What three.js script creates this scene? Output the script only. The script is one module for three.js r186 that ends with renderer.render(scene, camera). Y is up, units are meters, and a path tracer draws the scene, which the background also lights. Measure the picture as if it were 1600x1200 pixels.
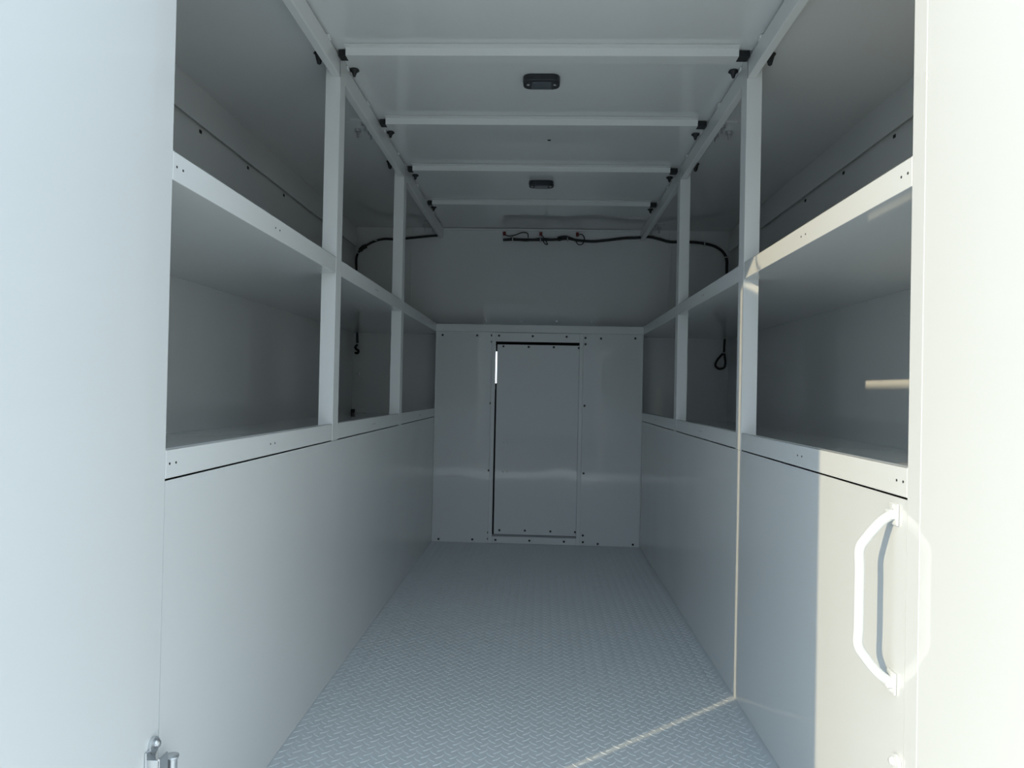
import * as THREE from 'three';
import { RoundedBoxGeometry } from 'three/addons/geometries/RoundedBoxGeometry.js';
import { mergeGeometries } from 'three/addons/utils/BufferGeometryUtils.js';
import { ImprovedNoise } from 'three/addons/math/ImprovedNoise.js';

// ------------------------------------------------------------------ camera, sky, sun, exposure
const scene = new THREE.Scene();
const camera = new THREE.PerspectiveCamera(2 * Math.atan(600 / 1150) * 180 / Math.PI, 4 / 3, 0.05, 500);
camera.rotation.order = 'YXZ';
camera.rotation.set(0.009306, 0.039401, 0.020367);
camera.position.set(0.0167, 0.898, 0);
scene.add(camera);

const renderer = new THREE.WebGLRenderer({ antialias: true });
renderer.toneMapping = THREE.LinearToneMapping;
renderer.toneMappingExposure = 1.54;
renderer.shadowMap.enabled = true;
renderer.shadowMap.type = THREE.PCFSoftShadowMap;

// sun: behind the camera on the left, 21 degrees high; sunlight travels (0.7485, -0.383, -0.663)
const toSun = new THREE.Vector3(-0.7485, 0.383, 0.663).normalize();
// hazy bright sky: a little paler towards the horizon, the same all round
{
  const w = 256, h = 128, d = new Float32Array(w * h * 4), zen = [0.7, 0.91, 1.11], hor = [0.85, 0.945, 1.03];
  for (let y = 0; y < h; y++) {
    const el = Math.max(0, Math.sin(((y + 0.5) / h - 0.5) * Math.PI)), t = Math.pow(el, 0.6);
    for (let x = 0; x < w; x++) { const k = 4 * (y * w + x); for (let c = 0; c < 3; c++) d[k + c] = hor[c] + (zen[c] - hor[c]) * t; d[k + 3] = 1; }
  }
  const t = new THREE.DataTexture(d, w, h, THREE.RGBAFormat, THREE.FloatType);
  t.mapping = THREE.EquirectangularReflectionMapping; t.magFilter = t.minFilter = THREE.LinearFilter; t.needsUpdate = true;
  scene.background = t; scene.backgroundIntensity = 1.22;
}
const sun = new THREE.DirectionalLight(new THREE.Color(1.0, 0.83, 0.54), 1.8);
sun.target.position.set(0, 0.9, -2);
sun.position.copy(toSun).multiplyScalar(12).add(sun.target.position);
sun.castShadow = true;
sun.shadow.mapSize.set(4096, 4096);
Object.assign(sun.shadow.camera, { left: -5, right: 5, top: 5, bottom: -5, near: 1, far: 30 });
sun.shadow.radius = 1;
scene.add(sun, sun.target);

// ------------------------------------------------------------------ dimensions (metres; floor y = 0, front is -z)
const W = 0.61, BK = 1.165;                    // aisle half width, outer wall half width
const ZR = -1.15, ZO = -1.212;                 // rear end of the body, start of the shelf openings
const P1 = [-2.2, -2.262], P2 = [-3.245, -3.307];
const ZB = -4.33, ZF = -4.57;                  // bulkhead, front wall
const YC = 1.908;                              // ceiling
const US = 1.2426, UL = 1.292, LS = 0.738, LL = 0.7875;

// ------------------------------------------------------------------ materials
const perlin = new ImprovedNoise();
function noiseTexture(size, f) {
  const d = new Uint8Array(size * size * 4);
  for (let y = 0; y < size; y++) for (let x = 0; x < size; x++) {
    const v = Math.max(0, Math.min(255, Math.round(f(x / size, y / size) * 255))), k = 4 * (y * size + x);
    d[k] = d[k + 1] = d[k + 2] = v; d[k + 3] = 255;
  }
  const t = new THREE.DataTexture(d, size, size, THREE.RGBAFormat);
  t.wrapS = t.wrapT = THREE.RepeatWrapping; t.magFilter = THREE.LinearFilter; t.minFilter = THREE.LinearFilter; t.needsUpdate = true;
  return t;
}
// tiling noise: blends of shifted copies
const tileNoise = (u, v, s, z) => {
  const n = (a, b) => perlin.noise(a * s, b * s, z);
  return n(u, v) * (1 - u) * (1 - v) + n(u - 1, v) * u * (1 - v) + n(u, v - 1) * (1 - u) * v + n(u - 1, v - 1) * u * v;
};
const smear = noiseTexture(256, (u, v) => 0.72 + 0.22 * tileNoise(u, v, 5, 1.3) + 0.14 * tileNoise(u, v, 19, 4.1));
const scuff = noiseTexture(256, (u, v) => 0.86 + 0.1 * tileNoise(u, v, 7, 2.7) + 0.08 * tileNoise(u, v, 31, 8.3));
const grit = noiseTexture(512, (u, v) => 0.72 + 0.22 * tileNoise(u, v, 6, 0.4) + 0.3 * tileNoise(u, v, 60, 5.2));
const lin = (r, g, b) => new THREE.Color().setRGB(r, g, b);
const M = {
  white: new THREE.MeshPhysicalMaterial({ name: 'white_powder_coat', color: lin(0.75, 0.77, 0.77), roughness: 0.055, roughnessMap: smear }),
  trimWhite: new THREE.MeshPhysicalMaterial({ name: 'white_painted_trim', color: lin(0.78, 0.8, 0.798), roughness: 0.26 }),
  floor: new THREE.MeshPhysicalMaterial({ name: 'painted_tread_plate', color: lin(0.58, 0.62, 0.645), roughness: 0.43, roughnessMap: scuff }),
  lug: new THREE.MeshPhysicalMaterial({ name: 'painted_tread_lug', color: lin(0.6, 0.64, 0.665), roughness: 0.33 }),
  black: new THREE.MeshStandardMaterial({ name: 'black_rubber', color: lin(0.012, 0.013, 0.015), roughness: 0.6 }),
  loom: new THREE.MeshStandardMaterial({ name: 'black_wire_loom', color: lin(0.014, 0.014, 0.016), roughness: 0.5 }),
  housing: new THREE.MeshStandardMaterial({ name: 'dark_lamp_housing', color: lin(0.02, 0.023, 0.027), roughness: 0.42 }),
  lens: new THREE.MeshPhysicalMaterial({ name: 'unlit_lamp_lens', color: lin(0.07, 0.085, 0.1), roughness: 0.12 }),
  red: new THREE.MeshStandardMaterial({ name: 'red_connector', color: lin(0.16, 0.02, 0.018), roughness: 0.5 }),
  tie: new THREE.MeshStandardMaterial({ name: 'white_nylon', color: lin(0.55, 0.57, 0.57), roughness: 0.45 }),
  zinc: new THREE.MeshStandardMaterial({ name: 'zinc_plate', color: lin(0.62, 0.64, 0.66), roughness: 0.32, metalness: 0.85 }),
  screw: new THREE.MeshStandardMaterial({ name: 'dark_screw', color: lin(0.06, 0.065, 0.07), roughness: 0.4, metalness: 0.5 }),
  hole: new THREE.MeshStandardMaterial({ name: 'drilled_hole', color: lin(0.015, 0.017, 0.02), roughness: 0.8 }),
  cab: new THREE.MeshStandardMaterial({ name: 'dark_cab_lining', color: lin(0.02, 0.021, 0.023), roughness: 0.8 }),
  glass: new THREE.MeshPhysicalMaterial({ name: 'windscreen_glass', color: 0xffffff, roughness: 0, transmission: 1, thickness: 0, ior: 1.5 }),
  asphalt: new THREE.MeshStandardMaterial({ name: 'asphalt', color: lin(0.13, 0.13, 0.13), roughness: 0.92, map: grit }),
  cladding: new THREE.MeshStandardMaterial({ name: 'grey_steel_cladding', color: lin(0.3, 0.32, 0.33), roughness: 0.6 }),
  ground: new THREE.MeshStandardMaterial({ name: 'concrete_yard', color: lin(1.0, 0.985, 0.94), roughness: 0.9, map: grit }),
};

// ------------------------------------------------------------------ helpers
const taken = new Map();
function numbered(name) {
  const n = taken.get(name) ?? 0; taken.set(name, n + 1);
  return n ? `${name}_${String(n).padStart(3, '0')}` : name;
}
function tag(o, label, category, group) { o.userData.label = label; o.userData.category = category; if (group) o.userData.group = group; return o; }
function structure(o, label, category) { o.userData.kind = 'structure'; if (label) o.userData.label = label; if (category) o.userData.category = category; return o; }
function mesh(name, geo, mat, parent = scene) {
  const m = new THREE.Mesh(geo, mat);
  m.name = parent === scene ? numbered(name) : name;
  m.castShadow = m.receiveShadow = true;
  parent.add(m); return m;
}
function group(name, x = 0, y = 0, z = 0) { const g = new THREE.Group(); g.name = numbered(name); g.position.set(x, y, z); scene.add(g); return g; }
// box between two corners, edges rounded by r
function bx(x0, x1, y0, y1, z0, z1, r = 0) {
  const w = Math.abs(x1 - x0), h = Math.abs(y1 - y0), d = Math.abs(z1 - z0);
  const g = r > 0 ? new RoundedBoxGeometry(w, h, d, 2, Math.min(r, 0.49 * Math.min(w, h, d))) : new THREE.BoxGeometry(w, h, d);
  return g.translate((x0 + x1) / 2, (y0 + y1) / 2, (z0 + z1) / 2);
}
const merge = (list) => mergeGeometries(list.map((g) => { const n = g.index ? g.toNonIndexed() : g.clone(); for (const k of Object.keys(n.attributes)) if (!['position', 'normal', 'uv'].includes(k)) n.deleteAttribute(k); return n; }));
// a prism: outline [[a, b], ...] in the plane across `axis`, from s0 to s1 along it
function prism(axis, outline, s0, s1) {
  const sh = new THREE.Shape(outline.map(([a, b]) => new THREE.Vector2(a, b)));
  const g = new THREE.ExtrudeGeometry(sh, { depth: s1 - s0, bevelEnabled: false, steps: 1 }).translate(0, 0, s0);
  if (axis === 'x') g.applyMatrix4(new THREE.Matrix4().makeBasis(new THREE.Vector3(0, 0, 1), new THREE.Vector3(0, 1, 0), new THREE.Vector3(1, 0, 0)));  // (a, b, s) -> (s, b, a)
  if (axis === 'y') g.applyMatrix4(new THREE.Matrix4().makeBasis(new THREE.Vector3(1, 0, 0), new THREE.Vector3(0, 0, 1), new THREE.Vector3(0, 1, 0)));  // (a, b, s) -> (a, s, b)
  if (axis === 'x' || axis === 'y') {                              // these two mirror the shape: turn the faces back
    const p = g.index ? g.toNonIndexed() : g, a = p.attributes;
    for (const at of [a.position, a.uv]) for (let i = 0; i < at.count; i += 3) for (let c = 0; c < at.itemSize; c++) { const t = at.array[(i + 1) * at.itemSize + c]; at.array[(i + 1) * at.itemSize + c] = at.array[(i + 2) * at.itemSize + c]; at.array[(i + 2) * at.itemSize + c] = t; }
    p.computeVertexNormals(); return p;
  }
  return g;
}
const V3 = (x, y, z) => new THREE.Vector3(x, y, z);
const tube = (pts, r, n = 80, k = 8) => new THREE.TubeGeometry(new THREE.CatmullRomCurve3(pts.map((p) => V3(...p)), false, 'centripetal'), n, r, k, false);
const lathe = (pts, k = 14) => new THREE.LatheGeometry(pts.map(([r, y]) => new THREE.Vector2(r, y)), k);
// a sheet-metal panel in the plane x = 0, facing +x, spanning y0..y1 and z0..z1, with the faint waves of thin sheet
function wavySheet(y0, y1, z0, z1, t, amp, seed) {
  const h = y1 - y0, d = z1 - z0, ny = Math.max(8, Math.round(h / 0.045)), nz = Math.max(8, Math.round(Math.abs(d) / 0.045));
  const g = new THREE.BoxGeometry(t, h, Math.abs(d), 1, ny, nz), p = g.attributes.position;
  for (let i = 0; i < p.count; i++) {
    if (p.getX(i) <= 0) continue;
    const y = p.getY(i), z = p.getZ(i), e = Math.min(1, Math.min(h / 2 - Math.abs(y), Math.abs(d) / 2 - Math.abs(z)) / 0.08);
    const n = perlin.noise(y * 2.2 + seed, z * 2.6, seed * 3.1) + 0.3 * perlin.noise(y * 6, z * 6 + seed, 9.1);
    p.setX(i, p.getX(i) + Math.max(0, e) * amp * n);
  }
  g.computeVertexNormals();
  return g.translate(-t / 2, (y0 + y1) / 2, (z0 + z1) / 2);
}
const sides = [[-1, 'left'], [1, 'right']];

// ================================================================== the setting
// yard outside: asphalt, with a pale concrete apron under and behind the truck, and a low warehouse across the yard
{
  const scaleUV = (g, k) => { const uv = g.attributes.uv; for (let i = 0; i < uv.count; i++) uv.setXY(i, uv.getX(i) * k, uv.getY(i) * k); return g; };
  structure(mesh('ground', scaleUV(new THREE.BoxGeometry(160, 0.2, 160), 60).translate(0, -0.88, 0), M.asphalt), 'dark asphalt yard around the truck', 'ground');
  structure(mesh('ground_apron', scaleUV(bx(-7, 7, -0.78, -0.765, -8, 6.5), 5), M.ground), 'pale concrete apron the truck stands on', 'ground');
  const w = structure(mesh('wall_warehouse', bx(-11, 11, -0.78, 5.6, 22, 30), M.cladding), 'low grey warehouse across the yard behind the camera', 'building');
  mesh('roof', bx(-11.4, 11.4, 5.6, 5.9, 21.6, 30.4), M.asphalt, w);
  for (const x of [-6, 6]) { const d = mesh('roller_door', bx(x - 2.2, x + 2.2, -0.78, 3.4, 21.93, 22.05), M.asphalt, w); for (let k = 0; k < 7; k++) mesh('slat', bx(x - 2.15, x + 2.15, -0.7 + k * 0.58, -0.2 + k * 0.58, 21.9, 21.95, 0.01), M.cladding, d); }
}
// floor: tread plate with raised lugs
const floor = structure(mesh('floor', bx(-1.19, 1.19, -0.06, 0, ZR, -4.6), M.floor), 'light grey painted diamond tread plate floor', 'floor');
{
  const lens = new THREE.BufferGeometry(), L = 0.0145, B = 0.0042, H = 0.0013, v = [], n = 6;
  const ring = []; for (let i = 0; i < n * 2; i++) { const s = i < n ? -1 + (2 * i) / n : 1 - (2 * (i - n)) / n, w = (i < n ? 1 : -1) * B * (1 - s * s); ring.push([s * L, w]); }
  for (let i = 0; i < ring.length; i++) {
    const a = ring[i], b = ring[(i + 1) % ring.length], f = 0.55, H1 = (p) => [p[0] * 0.82, H, p[1] * f];
    const a1 = H1(a), b1 = H1(b);
    v.push(a[0], 0, a[1], b[0], 0, b[1], ...a1, b[0], 0, b[1], ...b1, ...a1, 0, H, 0, ...a1, ...b1);
  }
  lens.setAttribute('position', new THREE.Float32BufferAttribute(v, 3)); lens.computeVertexNormals();
  const spots = [], p = 0.035;
  for (let k = 0; k < 2; k++) for (let x = -W + 0.012 + k * p / 2; x < W - 0.01; x += p) for (let z = -1.17 - k * p / 2; z > -4.325; z -= p) spots.push([x, z, k ? -1 : 1]);
  const lugs = new THREE.InstancedMesh(lens, M.lug, spots.length), m4 = new THREE.Matrix4();
  spots.forEach(([x, z, s], i) => lugs.setMatrixAt(i, m4.makeRotationY(s * Math.PI / 4).setPosition(x, 0, z)));
  lugs.name = 'tread_lugs'; lugs.userData.kind = 'stuff'; lugs.castShadow = lugs.receiveShadow = true; floor.add(lugs);
}
// ceiling
const ceiling = structure(mesh('ceiling', bx(-1.2, 1.2, YC, YC + 0.04, ZR, -4.61), M.white), 'glossy white sheet metal ceiling', 'ceiling');
mesh('drilled_hole', new THREE.CylinderGeometry(0.007, 0.007, 0.002, 16).translate(0.03, YC - 0.0006, -2.95), M.hole, ceiling);
// outer side walls, with the roof edge panel along their top
for (const [s, side] of sides) {
  const sheet = wavySheet(-0.06, YC, -4.6, ZR, 0.03, 0.0012, s * 4.7); if (s > 0) sheet.rotateY(Math.PI).translate(0, 0, ZR - 4.6);
  const w = structure(mesh(`wall_${side}`, sheet.translate(s * BK, 0, 0), M.white), `white outer side wall behind the ${side} shelves`, 'wall');
  // hemmed roof edge panel, its lower edge standing off the wall
  const o = [[s * (BK + 0.002), YC], [s * (BK - 0.006), YC], [s * (BK - 0.015), 1.782], [s * (BK - 0.015), 1.777], [s * (BK - 0.011), 1.777], [s * (BK - 0.011), 1.783], [s * (BK + 0.001), 1.86]];
  mesh('roof_edge_panel', prism('z', s > 0 ? o : o.reverse(), -4.56, ZO), M.white, w);
  for (const z of [-2.466, -2.874, -3.284]) mesh('drilled_hole', bx(s * BK - 0.0016, s * BK + 0.0016, 1.757, 1.769, z - 0.009, z + 0.009, 0.001), M.hole, w);
}
// front wall: middle sheet lapped over two side sheets above the bulkhead, and the ends of the side compartments
{
  const w = structure(mesh('wall_front', merge([bx(-0.806, 0.796, US - 0.02, YC, ZF, ZF - 0.02), bx(-BK - 0.01, -0.8, US - 0.02, YC, ZF - 0.004, ZF - 0.02), bx(0.79, BK + 0.01, US - 0.02, YC, ZF - 0.004, ZF - 0.02), bx(-BK - 0.01, -0.6, -0.05, US - 0.02, ZF - 0.004, ZF - 0.02), bx(0.6, BK + 0.01, -0.05, US - 0.02, ZF - 0.004, ZF - 0.02)]), M.white), 'white front wall above the bulkhead shelf', 'wall');
  mesh('seam_strip', bx(-0.815, -0.803, UL, YC, ZF + 0.005, ZF - 0.005, 0.001), M.white, w);
  mesh('seam_strip', bx(0.792, 0.804, UL, YC, ZF + 0.005, ZF - 0.005, 0.001), M.white, w);
  mesh('ceiling_angle', bx(-0.6, 0.57, YC - 0.013, YC - 0.003, ZF + 0.012, ZF, 0.001), M.trimWhite, w);
}
// rear wall: corner panels, corner posts and header of the door opening
for (const [s, side] of sides) {
  const zr = s < 0 ? ZR : -1.172;
  const w = structure(mesh(`wall_rear_${side}`, bx(s * (W + 0.05), s * 1.2, -0.06, YC + 0.04, zr, ZO + 0.01), M.white), `white rear corner panel outside the ${side} door post`, 'wall');
  const p = mesh('rear_post', bx(s * W, s * (W + 0.055), -0.06, YC, zr, ZO, 0.001), M.white);
  tag(p, `tall white corner post between the ${side} rear door and the ${side} shelves`, 'post', 'rear door posts');
}
structure(mesh('trim_1', bx(-W, W, 1.827, YC + 0.04, -1.165, -1.2, 0.002), M.trimWhite), 'white header over the rear door opening', 'header');

// rear doors, both swung open in line with the aisle walls
{
  // hinge edge folded back, so that a slit of sun passes between door and post
  const o = [[-W + 0.008, -1.137], [-W + 0.008, -0.513], [-W - 0.028, -0.513], [-W - 0.028, -1.085]];
  structure(mesh('door_1', prism('y', o, -0.05, 1.842), M.white), 'left rear door swung open, in shade, flat white', 'door');
  const g = new THREE.Group(); g.name = 'door_2'; g.position.set(W + 0.0005, 0, -1.1706); g.rotation.y = 2 * Math.PI / 180; scene.add(g);
  structure(g, 'right rear door swung open, in full sun, cream white', 'door');
  mesh('door_leaf', prism('y', [[0, 0], [0.036, 0.05], [0.036, 0.63], [0, 0.63]], -0.05, 1.842), M.white, g);
}

// cab ahead of the bulkhead, seen only through the gap beside the access door
{
  const zc = -6.3;
  structure(mesh('wall_cab', merge([
    bx(-1.0, -0.95, -0.35, 1.75, ZF - 0.02, zc), bx(0.95, 1.0, -0.35, 1.75, ZF - 0.02, zc), bx(-1.0, 1.0, 1.7, 1.75, ZF - 0.02, zc), bx(-1.0, 1.0, -0.35, -0.3, ZF - 0.02, zc),
    bx(-1.0, 1.0, -0.35, 0.96, zc, zc - 0.05), bx(-1.0, 1.0, 1.235, 1.75, zc, zc - 0.05), bx(-1.0, -0.95, 0.9, 1.3, zc, zc - 0.05), bx(0.95, 1.0, 0.9, 1.3, zc, zc - 0.05)]), M.cab), 'dark cab lining beyond the bulkhead', 'cab');
  structure(mesh('window_1', bx(-0.96, 0.96, 0.95, 1.245, zc - 0.02, zc - 0.025), M.glass), 'windscreen of the cab', 'window');
}

// ================================================================== lower side panels of the aisle
for (const [s, side] of sides) {
  const g = wavySheet(0.001, LS - 0.0035, ZB - 0.0005, ZO - 0.0015, 0.003, 0.0016, s * 2.3 + 7); if (s > 0) g.rotateY(Math.PI).translate(0, 0, ZB + ZO - 0.002);
  const q = mesh('aisle_panel', g.translate(s * (W + 0.0005), 0, 0), M.white);
  tag(q, `smooth white sheet metal panel lining the ${side} of the aisle below the shelves`, 'panel', 'aisle panels');
}

// ================================================================== shelves: pan and upstanding lip in three lengths
const bays = [[ZO - 0.0015, P1[0] + 0.001], [P1[1] - 0.001, P2[0] + 0.001], [P2[1] - 0.001, ZB - 0.001]];
for (const [s, side] of sides) for (const [tier, ys, yl] of [['upper', US, UL], ['lower', LS, LL]]) {
  const g = group('shelf', 0, ys, 0);
  tag(g, tier === 'upper' ? `white metal upper shelf with raised lip along the ${side} side` : `white metal lower shelf with raised lip along the ${side} side`, 'shelf', 'shelves along both sides');
  mesh('shelf_pan', merge([bx(s * (W + 0.046), s * (BK - 0.001), 0, 0.0025, ZO + 0.01, ZF - 0.004), ...[[ZO - 0.002, P1[0] + 0.0015], [P1[1] - 0.0015, P2[0] + 0.0015], [P2[1] - 0.0015, ZF - 0.004]].map(([a, b]) => bx(s * (W + 0.002), s * (W + 0.046), 0, 0.0025, a, b))]), M.white, g);
  for (const [z0, z1] of bays) {
    const h = yl - ys;
    const lip = mesh('lip', merge([bx(s * W, s * (W + 0.0025), 0, h, z0, z1, 0.001), bx(s * W, s * (W + 0.014), h - 0.0025, h, z0, z1, 0.001)]), M.trimWhite, g);
    const dots = [];
    if (z0 > -1.3) dots.push(z0 - 0.012, z0 - 0.034);
    dots.push((z0 + z1) / 2 - 0.014, (z0 + z1) / 2 + 0.014);
    for (const z of dots) mesh('rivet', new THREE.CylinderGeometry(0.0022, 0.0022, 0.0016, 10).rotateZ(Math.PI / 2).translate(s * W, h * 0.5, z), M.screw, lip);
  }
}
// small grey bracket at the far end of the left lower shelf
{
  const g = group('corner_bracket', -1.105, LS + 0.0025, ZF + 0.03);
  tag(g, 'small white bracket on the far corner of the left lower shelf', 'bracket');
  mesh('plate', merge([bx(-0.03, 0.03, 0, 0.03, -0.022, -0.018, 0.001), bx(-0.03, 0.03, 0, 0.004, -0.022, 0.022, 0.001)]), M.trimWhite, g);
  mesh('grommet', new THREE.CylinderGeometry(0.012, 0.012, 0.024, 12).translate(-0.044, 0.012, 0), M.black, g);
}

// ================================================================== shelf posts
for (const [s, side] of sides) [[P1, 'nearer'], [P2, 'farther']].forEach(([p, which]) => {
  const g = group('shelf_post', s * (W + 0.022), LS, (p[0] + p[1]) / 2);
  tag(g, which === 'nearer' ? `white upright post in the middle of the ${side} shelves, nearer the doors` : `white upright post in the ${side} shelves, nearer the bulkhead`, 'post', 'shelf posts');
  const d = (p[0] - p[1]) / 2;
  // folded channel: rear face, aisle face, return
  mesh('channel', merge([bx(-0.022, 0.022, -0.003, YC - LS - 0.002, d - 0.003, d, 0.001), bx(-s * 0.022, -s * 0.019, -0.003, YC - LS - 0.002, -d, d, 0.001), bx(-s * 0.022, s * 0.012, -0.003, YC - LS - 0.002, -d, -d + 0.003, 0.001)]), M.trimWhite, g);
  mesh('edge_bead', bx(-s * 0.0228, -s * 0.019, -0.003, YC - LS - 0.07, d - 0.0045, d + 0.0004, 0.0008), M.trimWhite, g);
});

// ================================================================== roof rails, bows, plugs
const railBays = [[ZR - 0.05, P1[0] + 0.001, 'nearest the doors'], [P1[1] - 0.001, P2[0] + 0.001, 'between the two shelf posts'], [P2[1] - 0.001, ZF + 0.006, 'nearest the bulkhead']];
for (const [s, side] of sides) for (const [z0, z1, where] of railBays) {
  const g = group('roof_rail', s * (W + 0.013), 1.84, (z0 + z1) / 2), d = (z0 - z1) / 2;
  tag(g, `white square tube rail along the ${side} edge of the ceiling, ${where}`, 'rail', 'roof rails');
  mesh('tube', bx(-0.0125, 0.0125, 0, 0.058, -d, d, 0.003), M.trimWhite, g);
  for (let z = -d + 0.12; z < d; z += 0.28) mesh('weld_tack', bx(-s * 0.016, s * 0.01, 0.056, 0.0675, z - 0.012, z + 0.012, 0.003), M.trimWhite, g);
}
const bowZ = [-2.178, -2.74, -3.315, -3.913];
const ordinal = ['first', 'second', 'third', 'fourth'];
bowZ.forEach((z, i) => {
  const g = group('roof_bow', 0, YC - 0.0012, z);
  tag(g, `white hat-section roof bow across the ceiling, ${ordinal[i]} from the doors`, 'roof bow', 'roof bows');
  const b = 0.026, f = 0.05, h = 0.024, t = 0.0025;
  const hat = [[-f, 0], [-f, -t], [-b - t, -t], [-b, -h], [b, -h], [b + t, -t], [f, -t], [f, 0]];
  mesh('channel', prism('x', hat.slice().reverse(), -0.582, 0.572), M.white, g);
  for (const [s] of sides) mesh('end_plug', bx(s < 0 ? -0.582 : 0.572, s * 0.607, -0.02, -0.001, -b + 0.006, b - 0.012, 0.001), M.black, g);
});
// black rubber plugs along the rails, one beyond each bow
for (const [s, side] of sides) bowZ.forEach((z, i) => {
  const g = lathe([[0, 0], [0.004, 0.001], [0.008, 0.014], [0.016, 0.02], [0.014, 0.024], [0, 0.025]], 14);
  const q = mesh('rubber_plug', g.translate(s * (W - 0.0155), YC - 0.025, z - 0.125), M.black);
  tag(q, `black rubber plug under the ceiling beside the ${side} rail, just past the ${ordinal[i]} roof bow`, 'plug', 'rubber plugs along the roof rails');
});
for (const [s, side] of sides) [[P1, 'nearer'], [P2, 'farther']].forEach(([p, which]) => {
  const q = mesh('rubber_plug', lathe([[0, 0], [0.006, 0.004], [0.013, 0.03], [0.017, 0.034], [0.014, 0.037], [0, 0.038]], 14).translate(s * (W + 0.062), YC - 0.038, p[0] + 0.012), M.black);
  tag(q, `black rubber plug at the ceiling outside the top of the ${which} ${side} shelf post`, 'plug', 'rubber plugs at the post tops');
});
// bolted gusset plates on the ceiling outside the rails
for (const [s, side] of sides) for (const [z, where] of [[-2.79, 'beside the second roof bow'], [-4.44, 'close to the front wall']]) {
  const g = group('gusset_plate', s * 0.69, YC, z);
  tag(g, `white gusset plate with hanging bolts above the ${side} shelves, ${where}`, 'bracket', 'bolted gusset plates');
  mesh('plate', prism('y', s > 0 ? [[-0.06, 0.06], [0.03, 0.06], [0.05, 0.03], [0.05, -0.08], [-0.06, -0.08]].reverse() : [[0.06, 0.06], [-0.03, 0.06], [-0.05, 0.03], [-0.05, -0.08], [0.06, -0.08]], -0.005, -0.0005), M.white, g);
  for (const [x, dz] of [[-0.02, 0.035], [0.022, -0.032], [-0.022, -0.06]]) {
    const b = mesh('bolt', new THREE.CylinderGeometry(0.0045, 0.0035, 0.034, 10).translate(s * x, -0.022, dz), M.zinc, g);
    mesh('nut', new THREE.CylinderGeometry(0.0125, 0.0125, 0.011, 6).translate(s * x, -0.012, dz), M.zinc, b);
  }
}

// ================================================================== bulkhead
const screwGeo = lathe([[0, 0.0026], [0.004, 0.0022], [0.0064, 0.001], [0.0068, -0.001], [0, -0.001]], 12).rotateX(Math.PI / 2);
const washerGeo = new THREE.TorusGeometry(0.0045, 0.0014, 6, 14);
const screws = (parent, list, z, X = 0.0167) => { for (const [x, y] of list) mesh('screw', screwGeo.clone().translate(x + X, y, z), M.screw, parent); };
const pairL = [[-0.295, 1.223], [-0.294, 1.185], [-0.587, 1.22], [-0.382, 1.221], [-0.294, 0.823], [-0.296, 0.427], [-0.293, 0.062], [-0.293, 0.025], [-0.586, 0.016], [-0.386, 0.019]];
const pairR = [[0.255, 1.217], [0.256, 1.18], [0.346, 1.215], [0.546, 1.219], [0.257, 0.819], [0.259, 0.423], [0.262, 0.06], [0.263, 0.021], [0.35, 0.013], [0.554, 0.015]];
for (const [s, side, x0, x1, list] of [[-1, 'left', -W, -0.2772, pairL], [1, 'right', 0.2605, W, pairR]]) {
  const g = group('partition_panel', 0, 0, ZB);
  tag(g, `tall white screwed bulkhead panel to the ${side} of the access door`, 'panel', 'bulkhead panels');
  const sheet = wavySheet(0.001, US - 0.001, 0, x1 - x0, 0.003, 0.0008, 3.3 + s).rotateY(-Math.PI / 2);
  mesh('sheet', sheet.translate(x1, 0, 0), M.white, g);
  mesh('side_return', bx(s < 0 ? x0 : x1 - 0.003, s < 0 ? x0 + 0.003 : x1, 0.001, US - 0.001, -0.003, ZF - ZB + 0.004), M.white, g);
  mesh('corner_fold', bx(s < 0 ? x0 : x1 - 0.006, s < 0 ? x0 + 0.006 : x1, 0.001, US - 0.001, 0.004, -0.002, 0.0015), M.trimWhite, g);
  screws(g, list, 0.0015);
}
{
  const g = group('bulkhead_shelf', 0, US, ZB);
  tag(g, 'white shelf lip across the top of the bulkhead above the access door', 'shelf');
  mesh('lip', merge([bx(-W, W, 0, UL - US - 0.004, 0.003, 0.0005, 0.001), bx(-W, W, UL - US - 0.0065, UL - US - 0.004, 0.003, -0.012, 0.001)]), M.trimWhite, g);
  mesh('shelf_pan', bx(-W - 0.001, W + 0.001, 0, 0.0025, 0, ZF - ZB), M.white, g);
}
{
  const g = group('door_frame', 0, 0, ZB);
  tag(g, 'white metal frame of uprights, lintel and sill around the access door', 'door frame');
  mesh('upright', bx(-0.2772, -0.2545, 0.001, US - 0.002, 0.007, -0.03, 0.002), M.trimWhite, g);
  mesh('upright', bx(0.2388, 0.2605, 0.001, US - 0.002, 0.007, -0.03, 0.002), M.trimWhite, g);
  const a = mesh('lintel', bx(-0.2545, 0.2388, 1.189, US - 0.002, 0.001, -0.03, 0.0015), M.trimWhite, g);
  const b = mesh('sill', bx(-0.2545, 0.2388, 0.001, 0.04, 0.001, -0.03, 0.0015), M.trimWhite, g);
  screws(a, [[-0.253, 1.222], [-0.054, 1.222], [0.145, 1.222]], 0.002);
  screws(b, [[-0.25, 0.02], [-0.05, 0.021], [0.152, 0.021]], 0.002);
}
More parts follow.
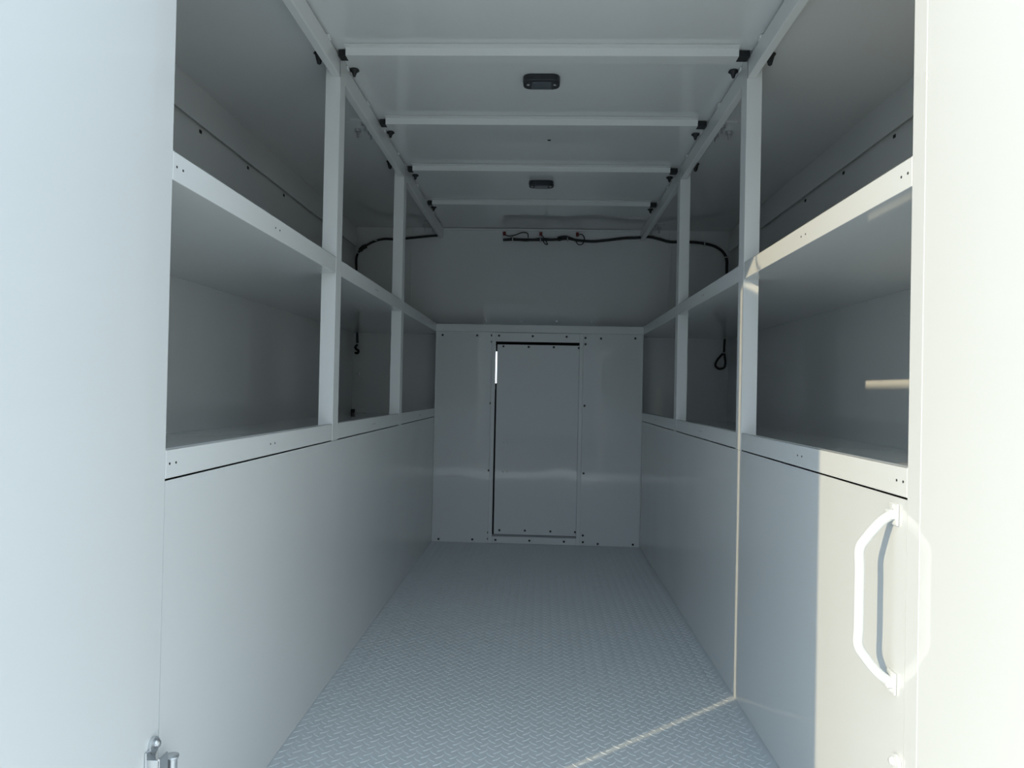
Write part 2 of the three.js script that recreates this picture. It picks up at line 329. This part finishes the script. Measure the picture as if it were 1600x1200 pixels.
{
  const g = group('door_3', 0, 0, ZB - 0.011);
  structure(g, 'closed flat white access door in the middle of the bulkhead', 'door');
  const sheet = wavySheet(0.052, 1.171, 0, 0.4835, 0.012, 0.0012, 8.8).rotateY(-Math.PI / 2);
  mesh('door_leaf', sheet.translate(0.2385, 0, 0), M.white, g);
  screws(g, [[-0.226, 1.16], [-0.077, 1.159], [0.071, 1.16], [0.218, 1.158], [-0.228, 0.075], [-0.078, 0.077], [0.072, 0.076], [0.217, 0.076]], 0.0012);
  for (const [x, y] of [[-0.21, 0.596], [-0.187, 0.596], [-0.213, 0.421], [-0.19, 0.422]]) mesh('rivet', screwGeo.clone().scale(0.85, 0.85, 0.85).translate(x + 0.0167, y, 0.0012), M.zinc, g);
}
for (const [i, x] of [-0.33, -0.111, 0.107, 0.324].entries()) {
  const q = mesh('hex_bolt', merge([new THREE.CylinderGeometry(0.009, 0.009, 0.008, 6).rotateX(Math.PI / 2).translate(x, 1.335, ZF + 0.004), new THREE.CylinderGeometry(0.005, 0.005, 0.02, 10).rotateX(Math.PI / 2).translate(x, 1.335, ZF + 0.01)]), M.zinc);
  tag(q, `small hex bolt low on the front wall above the bulkhead shelf, ${ordinal[i]} from the left`, 'bolt', 'hex bolts on the front wall');
}

// ================================================================== ceiling lamps (switched off)
for (const [z, which] of [[-2.366, 'nearer, between the first and second roof bows'], [-3.545, 'farther, between the third and fourth roof bows']]) {
  const g = group('dome_lamp', -0.001, YC, z);
  tag(g, `dark oval ceiling lamp, switched off, ${which}`, 'lamp', 'ceiling lamps');
  const oval = (w, d, r, h, y) => { const s = new THREE.Shape(), a = w / 2, b = d / 2; s.moveTo(-a + r, -b); s.lineTo(a - r, -b); s.quadraticCurveTo(a, -b, a, -b + r); s.lineTo(a, b - r); s.quadraticCurveTo(a, b, a - r, b); s.lineTo(-a + r, b); s.quadraticCurveTo(-a, b, -a, b - r); s.lineTo(-a, -b + r); s.quadraticCurveTo(-a, -b, -a + r, -b); return new THREE.ExtrudeGeometry(s, { depth: h, bevelEnabled: true, bevelSize: 0.003, bevelThickness: 0.003, bevelSegments: 3, curveSegments: 8 }).rotateX(Math.PI / 2).translate(0, y, 0); };
  mesh('housing', oval(0.112, 0.07, 0.026, 0.016, -0.003), M.housing, g);
  mesh('lens', oval(0.058, 0.046, 0.006, 0.004, -0.02), M.lens, g);
  for (const s of [-1, 1]) mesh('screw', new THREE.SphereGeometry(0.0055, 12, 8).scale(1, 0.5, 1).translate(s * 0.043, -0.022, 0), M.zinc, g);
}

// ================================================================== wiring on the front wall
const X0 = 0.0167, zh = ZF + 0.021;
{
  const g = group('wire_harness'); tag(g, 'black wire harness curving down the left corner of the front wall', 'wire');
  mesh('loom', tube([[-1.15, US + 0.004, zh], [-1.151, 1.45, zh], [-1.15, 1.621, zh], [-1.147, 1.726, zh], [-1.109, 1.774, zh], [-1.037, 1.815, zh], [-0.981, 1.829, zh], [-0.921, 1.829, zh], [-0.82, 1.837, zh], [-0.74, 1.846, zh], [-0.64, 1.856, zh]], 0.0075, 120), M.loom, g);
  for (const [x, y, a] of [[-1.143, 1.742, 0.4], [-1.032, 1.819, 1.2]]) mesh('cable_clip', new THREE.TorusGeometry(0.0085, 0.004, 8, 14).rotateY(Math.PI / 2).rotateZ(a + 0.3).translate(x, y, zh), M.tie, g);
  mesh('tape_wrap', tube([[-1.13, 1.755, zh], [-1.112, 1.772, zh + 0.004], [-1.09, 1.785, zh]], 0.014, 12), M.loom, g);
}
{
  const g = group('wire_harness'); tag(g, 'black wire harness with red connectors across the front wall and down its right corner', 'wire');
  mesh('loom', tube([[-0.236, 1.833, zh], [-0.181, 1.836, zh], [-0.121, 1.835, zh], [-0.022, 1.836, zh], [0.097, 1.839, zh], [0.168, 1.845, zh], [0.215, 1.837, zh], [0.314, 1.83, zh], [0.393, 1.837, zh], [0.51, 1.852, zh], [0.6, 1.856, zh], [0.659, 1.862, zh], [0.726, 1.849, zh], [0.785, 1.834, zh], [0.9, 1.834, zh], [1.0, 1.825, zh], [1.07, 1.806, zh], [1.11, 1.779, zh], [1.134, 1.74, zh], [1.139, 1.654, zh], [1.138, 1.45, zh], [1.136, US + 0.004, zh]], 0.0085, 220), M.loom, g);
  for (const pts of [[[-0.19, 1.842, zh + 0.008], [-0.1, 1.829, zh + 0.009], [0, 1.841, zh + 0.009], [0.12, 1.833, zh + 0.008]], [[0.1, 1.85, zh + 0.006], [0.15, 1.857, zh + 0.008], [0.2, 1.842, zh + 0.006]]]) mesh('spliced_wire', tube(pts, 0.006, 40), M.loom, g);
  for (const [x, y] of [[-0.177, 1.84], [-0.006, 1.836], [0.162, 1.842], [1.0, 1.826], [1.134, 1.742]]) mesh('cable_tie', x > 1.1 ? new THREE.TorusGeometry(0.0095, 0.004, 8, 14).rotateX(Math.PI / 2).translate(x, y, zh) : new THREE.TorusGeometry(0.0125, 0.0035, 8, 14).rotateY(Math.PI / 2).translate(x, y, zh + 0.002), M.tie, g);
  const loops = [
    [[-0.229, 1.868, zh], [-0.205, 1.856, zh + 0.004], [-0.16, 1.862, zh + 0.01], [-0.115, 1.878, zh + 0.012], [-0.085, 1.872, zh + 0.01], [-0.08, 1.845, zh + 0.008]],
    [[-0.003, 1.868, zh], [0.012, 1.852, zh + 0.01], [0.03, 1.825, zh + 0.014], [0.04, 1.806, zh + 0.012], [0.028, 1.806, zh + 0.012], [0.008, 1.83, zh + 0.012]],
    [[0.223, 1.868, zh], [0.25, 1.87, zh + 0.01], [0.266, 1.845, zh + 0.014], [0.256, 1.812, zh + 0.014], [0.232, 1.806, zh + 0.012], [0.212, 1.828, zh + 0.01]]];
  loops.forEach((pts) => {
    const w = mesh('pigtail', tube(pts, 0.0032, 60, 6), M.loom, g);
    mesh('connector', bx(pts[0][0] - 0.009, pts[0][0] + 0.009, 1.86, 1.884, zh - 0.011, zh + 0.008, 0.003), M.red, w);
  });
}
{
  const g = group('hanging_cable'); tag(g, 'short black cable with a curled end under the left upper shelf, far corner', 'cable');
  mesh('loom', tube([[-1.135, US - 0.001, zh], [-1.134, 1.2, zh], [-1.134, 1.166, zh], [-1.145, 1.152, zh], [-1.138, 1.138, zh + 0.004], [-1.124, 1.128, zh + 0.006], [-1.128, 1.114, zh + 0.004], [-1.146, 1.116, zh]], 0.0075, 60), M.loom, g);
  mesh('cable_tie', new THREE.TorusGeometry(0.009, 0.003, 8, 14).rotateX(Math.PI / 2).translate(-1.135, 1.172, zh), M.tie, g);
}
{
  const g = group('hanging_cable'); tag(g, 'black cable ending in a teardrop loop under the right upper shelf, far corner', 'cable');
  mesh('loom', tube([[1.134, US - 0.001, zh], [1.132, 1.2, zh], [1.13, 1.16, zh], [1.108, 1.135, zh + 0.004], [1.086, 1.105, zh + 0.006], [1.08, 1.078, zh + 0.006], [1.1, 1.06, zh + 0.006], [1.13, 1.066, zh + 0.006], [1.139, 1.09, zh + 0.004], [1.137, 1.13, zh], [1.134, 1.156, zh - 0.002]], 0.0068, 90), M.loom, g);
  mesh('cable_tie', new THREE.TorusGeometry(0.0105, 0.003, 8, 14).rotateX(Math.PI / 2).translate(1.133, 1.156, zh), M.tie, g);
}
for (const [s, side] of sides) {
  const q = mesh('wall_clip', merge([bx(s * 1.122, s * 1.138, 0.977, 0.995, ZF - 0.004, ZF + 0.008, 0.002), bx(s * 1.1, s * 1.11, 0.95, 0.96, ZF - 0.004, ZF + 0.004, 0.001), bx(s * 1.15, s * 1.16, 0.95, 0.96, ZF - 0.004, ZF + 0.004, 0.001)]), M.zinc);
  tag(q, `small metal clip in the far ${side} corner below the hanging cable`, 'clip', 'wall clips');
}

// ================================================================== grab handle and latches by the rear doors
{
  const zc = -1.251, g = group('grab_handle', W, 0, zc);
  tag(g, 'white tubular grab handle on the sunlit panel beside the right rear door', 'handle');
  const y0 = 0.428, y1 = 0.706, b = -0.057;
  const path = new THREE.CurvePath(); const P = (x, y) => V3(x, y, 0);
  const pts = [P(-0.008, y1 - 0.002), P(-0.022, y1 - 0.012), P(-0.046, y1 - 0.04), P(b, y1 - 0.058), P(b, y0 + 0.058), P(-0.046, y0 + 0.04), P(-0.022, y0 + 0.012), P(-0.008, y0 + 0.002)];
  const ctrl = []; pts.forEach((p, i) => { ctrl.push(p); if (i === 3) for (let k = 1; k < 5; k++) ctrl.push(pts[3].clone().lerp(pts[4], k / 5)); });
  mesh('bar', new THREE.TubeGeometry(new THREE.CatmullRomCurve3(ctrl, false, 'centripetal'), 90, 0.0082, 14, false), M.trimWhite, g);
  for (const y of [y1, y0]) {
    const up = y === y1 ? 1 : -1;
    const m = mesh('mount', merge([bx(-0.004, 0, y - 0.018, y + 0.018, -0.014, 0.014, 0.0015), bx(-0.014, 0, y - 0.008, y + 0.008, -0.01, 0.01, 0.003)]), M.trimWhite, g);
    mesh('screw', new THREE.CylinderGeometry(0.0045, 0.0045, 0.003, 12).rotateZ(Math.PI / 2).translate(-0.0052, y + up * 0.012, 0), M.trimWhite, m);
  }
}
for (const [s, side] of sides) {
  const g = group('door_latch', s * W, 0.24, s < 0 ? -1.185 : -1.225);
  tag(g, s < 0 ? 'zinc door latch with striker bolt at the foot of the left door post' : 'white latch plate with round bolt head low beside the right rear door', 'latch');
  const m = s < 0 ? M.zinc : M.trimWhite, q = s;
  mesh('plate', bx(-q * 0.004, 0, -0.07, 0.062, -0.012, 0.018, 0.002), m, g);
  mesh('eye', new THREE.CylinderGeometry(0.014, 0.014, 0.006, 18).rotateZ(Math.PI / 2).translate(-q * 0.003, 0.064, -0.006), m, g);
  mesh('bolt_head', lathe([[0, 0.006], [0.005, 0.005], [0.0075, 0.001], [0.0075, -0.002], [0, -0.002]], 14).rotateZ(q * Math.PI / 2).translate(-q * 0.007, 0.066, -0.008), m, g);
  if (s < 0) {
    mesh('bracket', merge([bx(0.003, 0.024, -0.08, 0.05, 0.012, 0.0155, 0.001), bx(0.021, 0.0245, -0.08, 0.052, -0.012, 0.0155, 0.001)]), m, g);
    mesh('striker_pin', lathe([[0, 0.03], [0.011, 0.03], [0.011, 0.026], [0.0085, 0.022], [0.0085, -0.06], [0, -0.06]], 16).translate(0.02, 0.005, -0.034), m, g);
    mesh('collar', bx(0.002, 0.036, -0.03, -0.018, -0.05, -0.016, 0.002), m, g);
  }
}
// hook hanging from the header of the rear opening: its thin shadow lies on the right upper lip
{
  const q = mesh('door_hook', tube([[-0.4, 1.83, -1.185], [-0.395, 1.79, -1.185], [-0.375, 1.755, -1.185], [-0.35, 1.738, -1.185]], 0.004, 20), M.zinc);
  tag(q, 'thin metal hook hanging from the header of the rear opening', 'hook');
}

renderer.render(scene, camera);
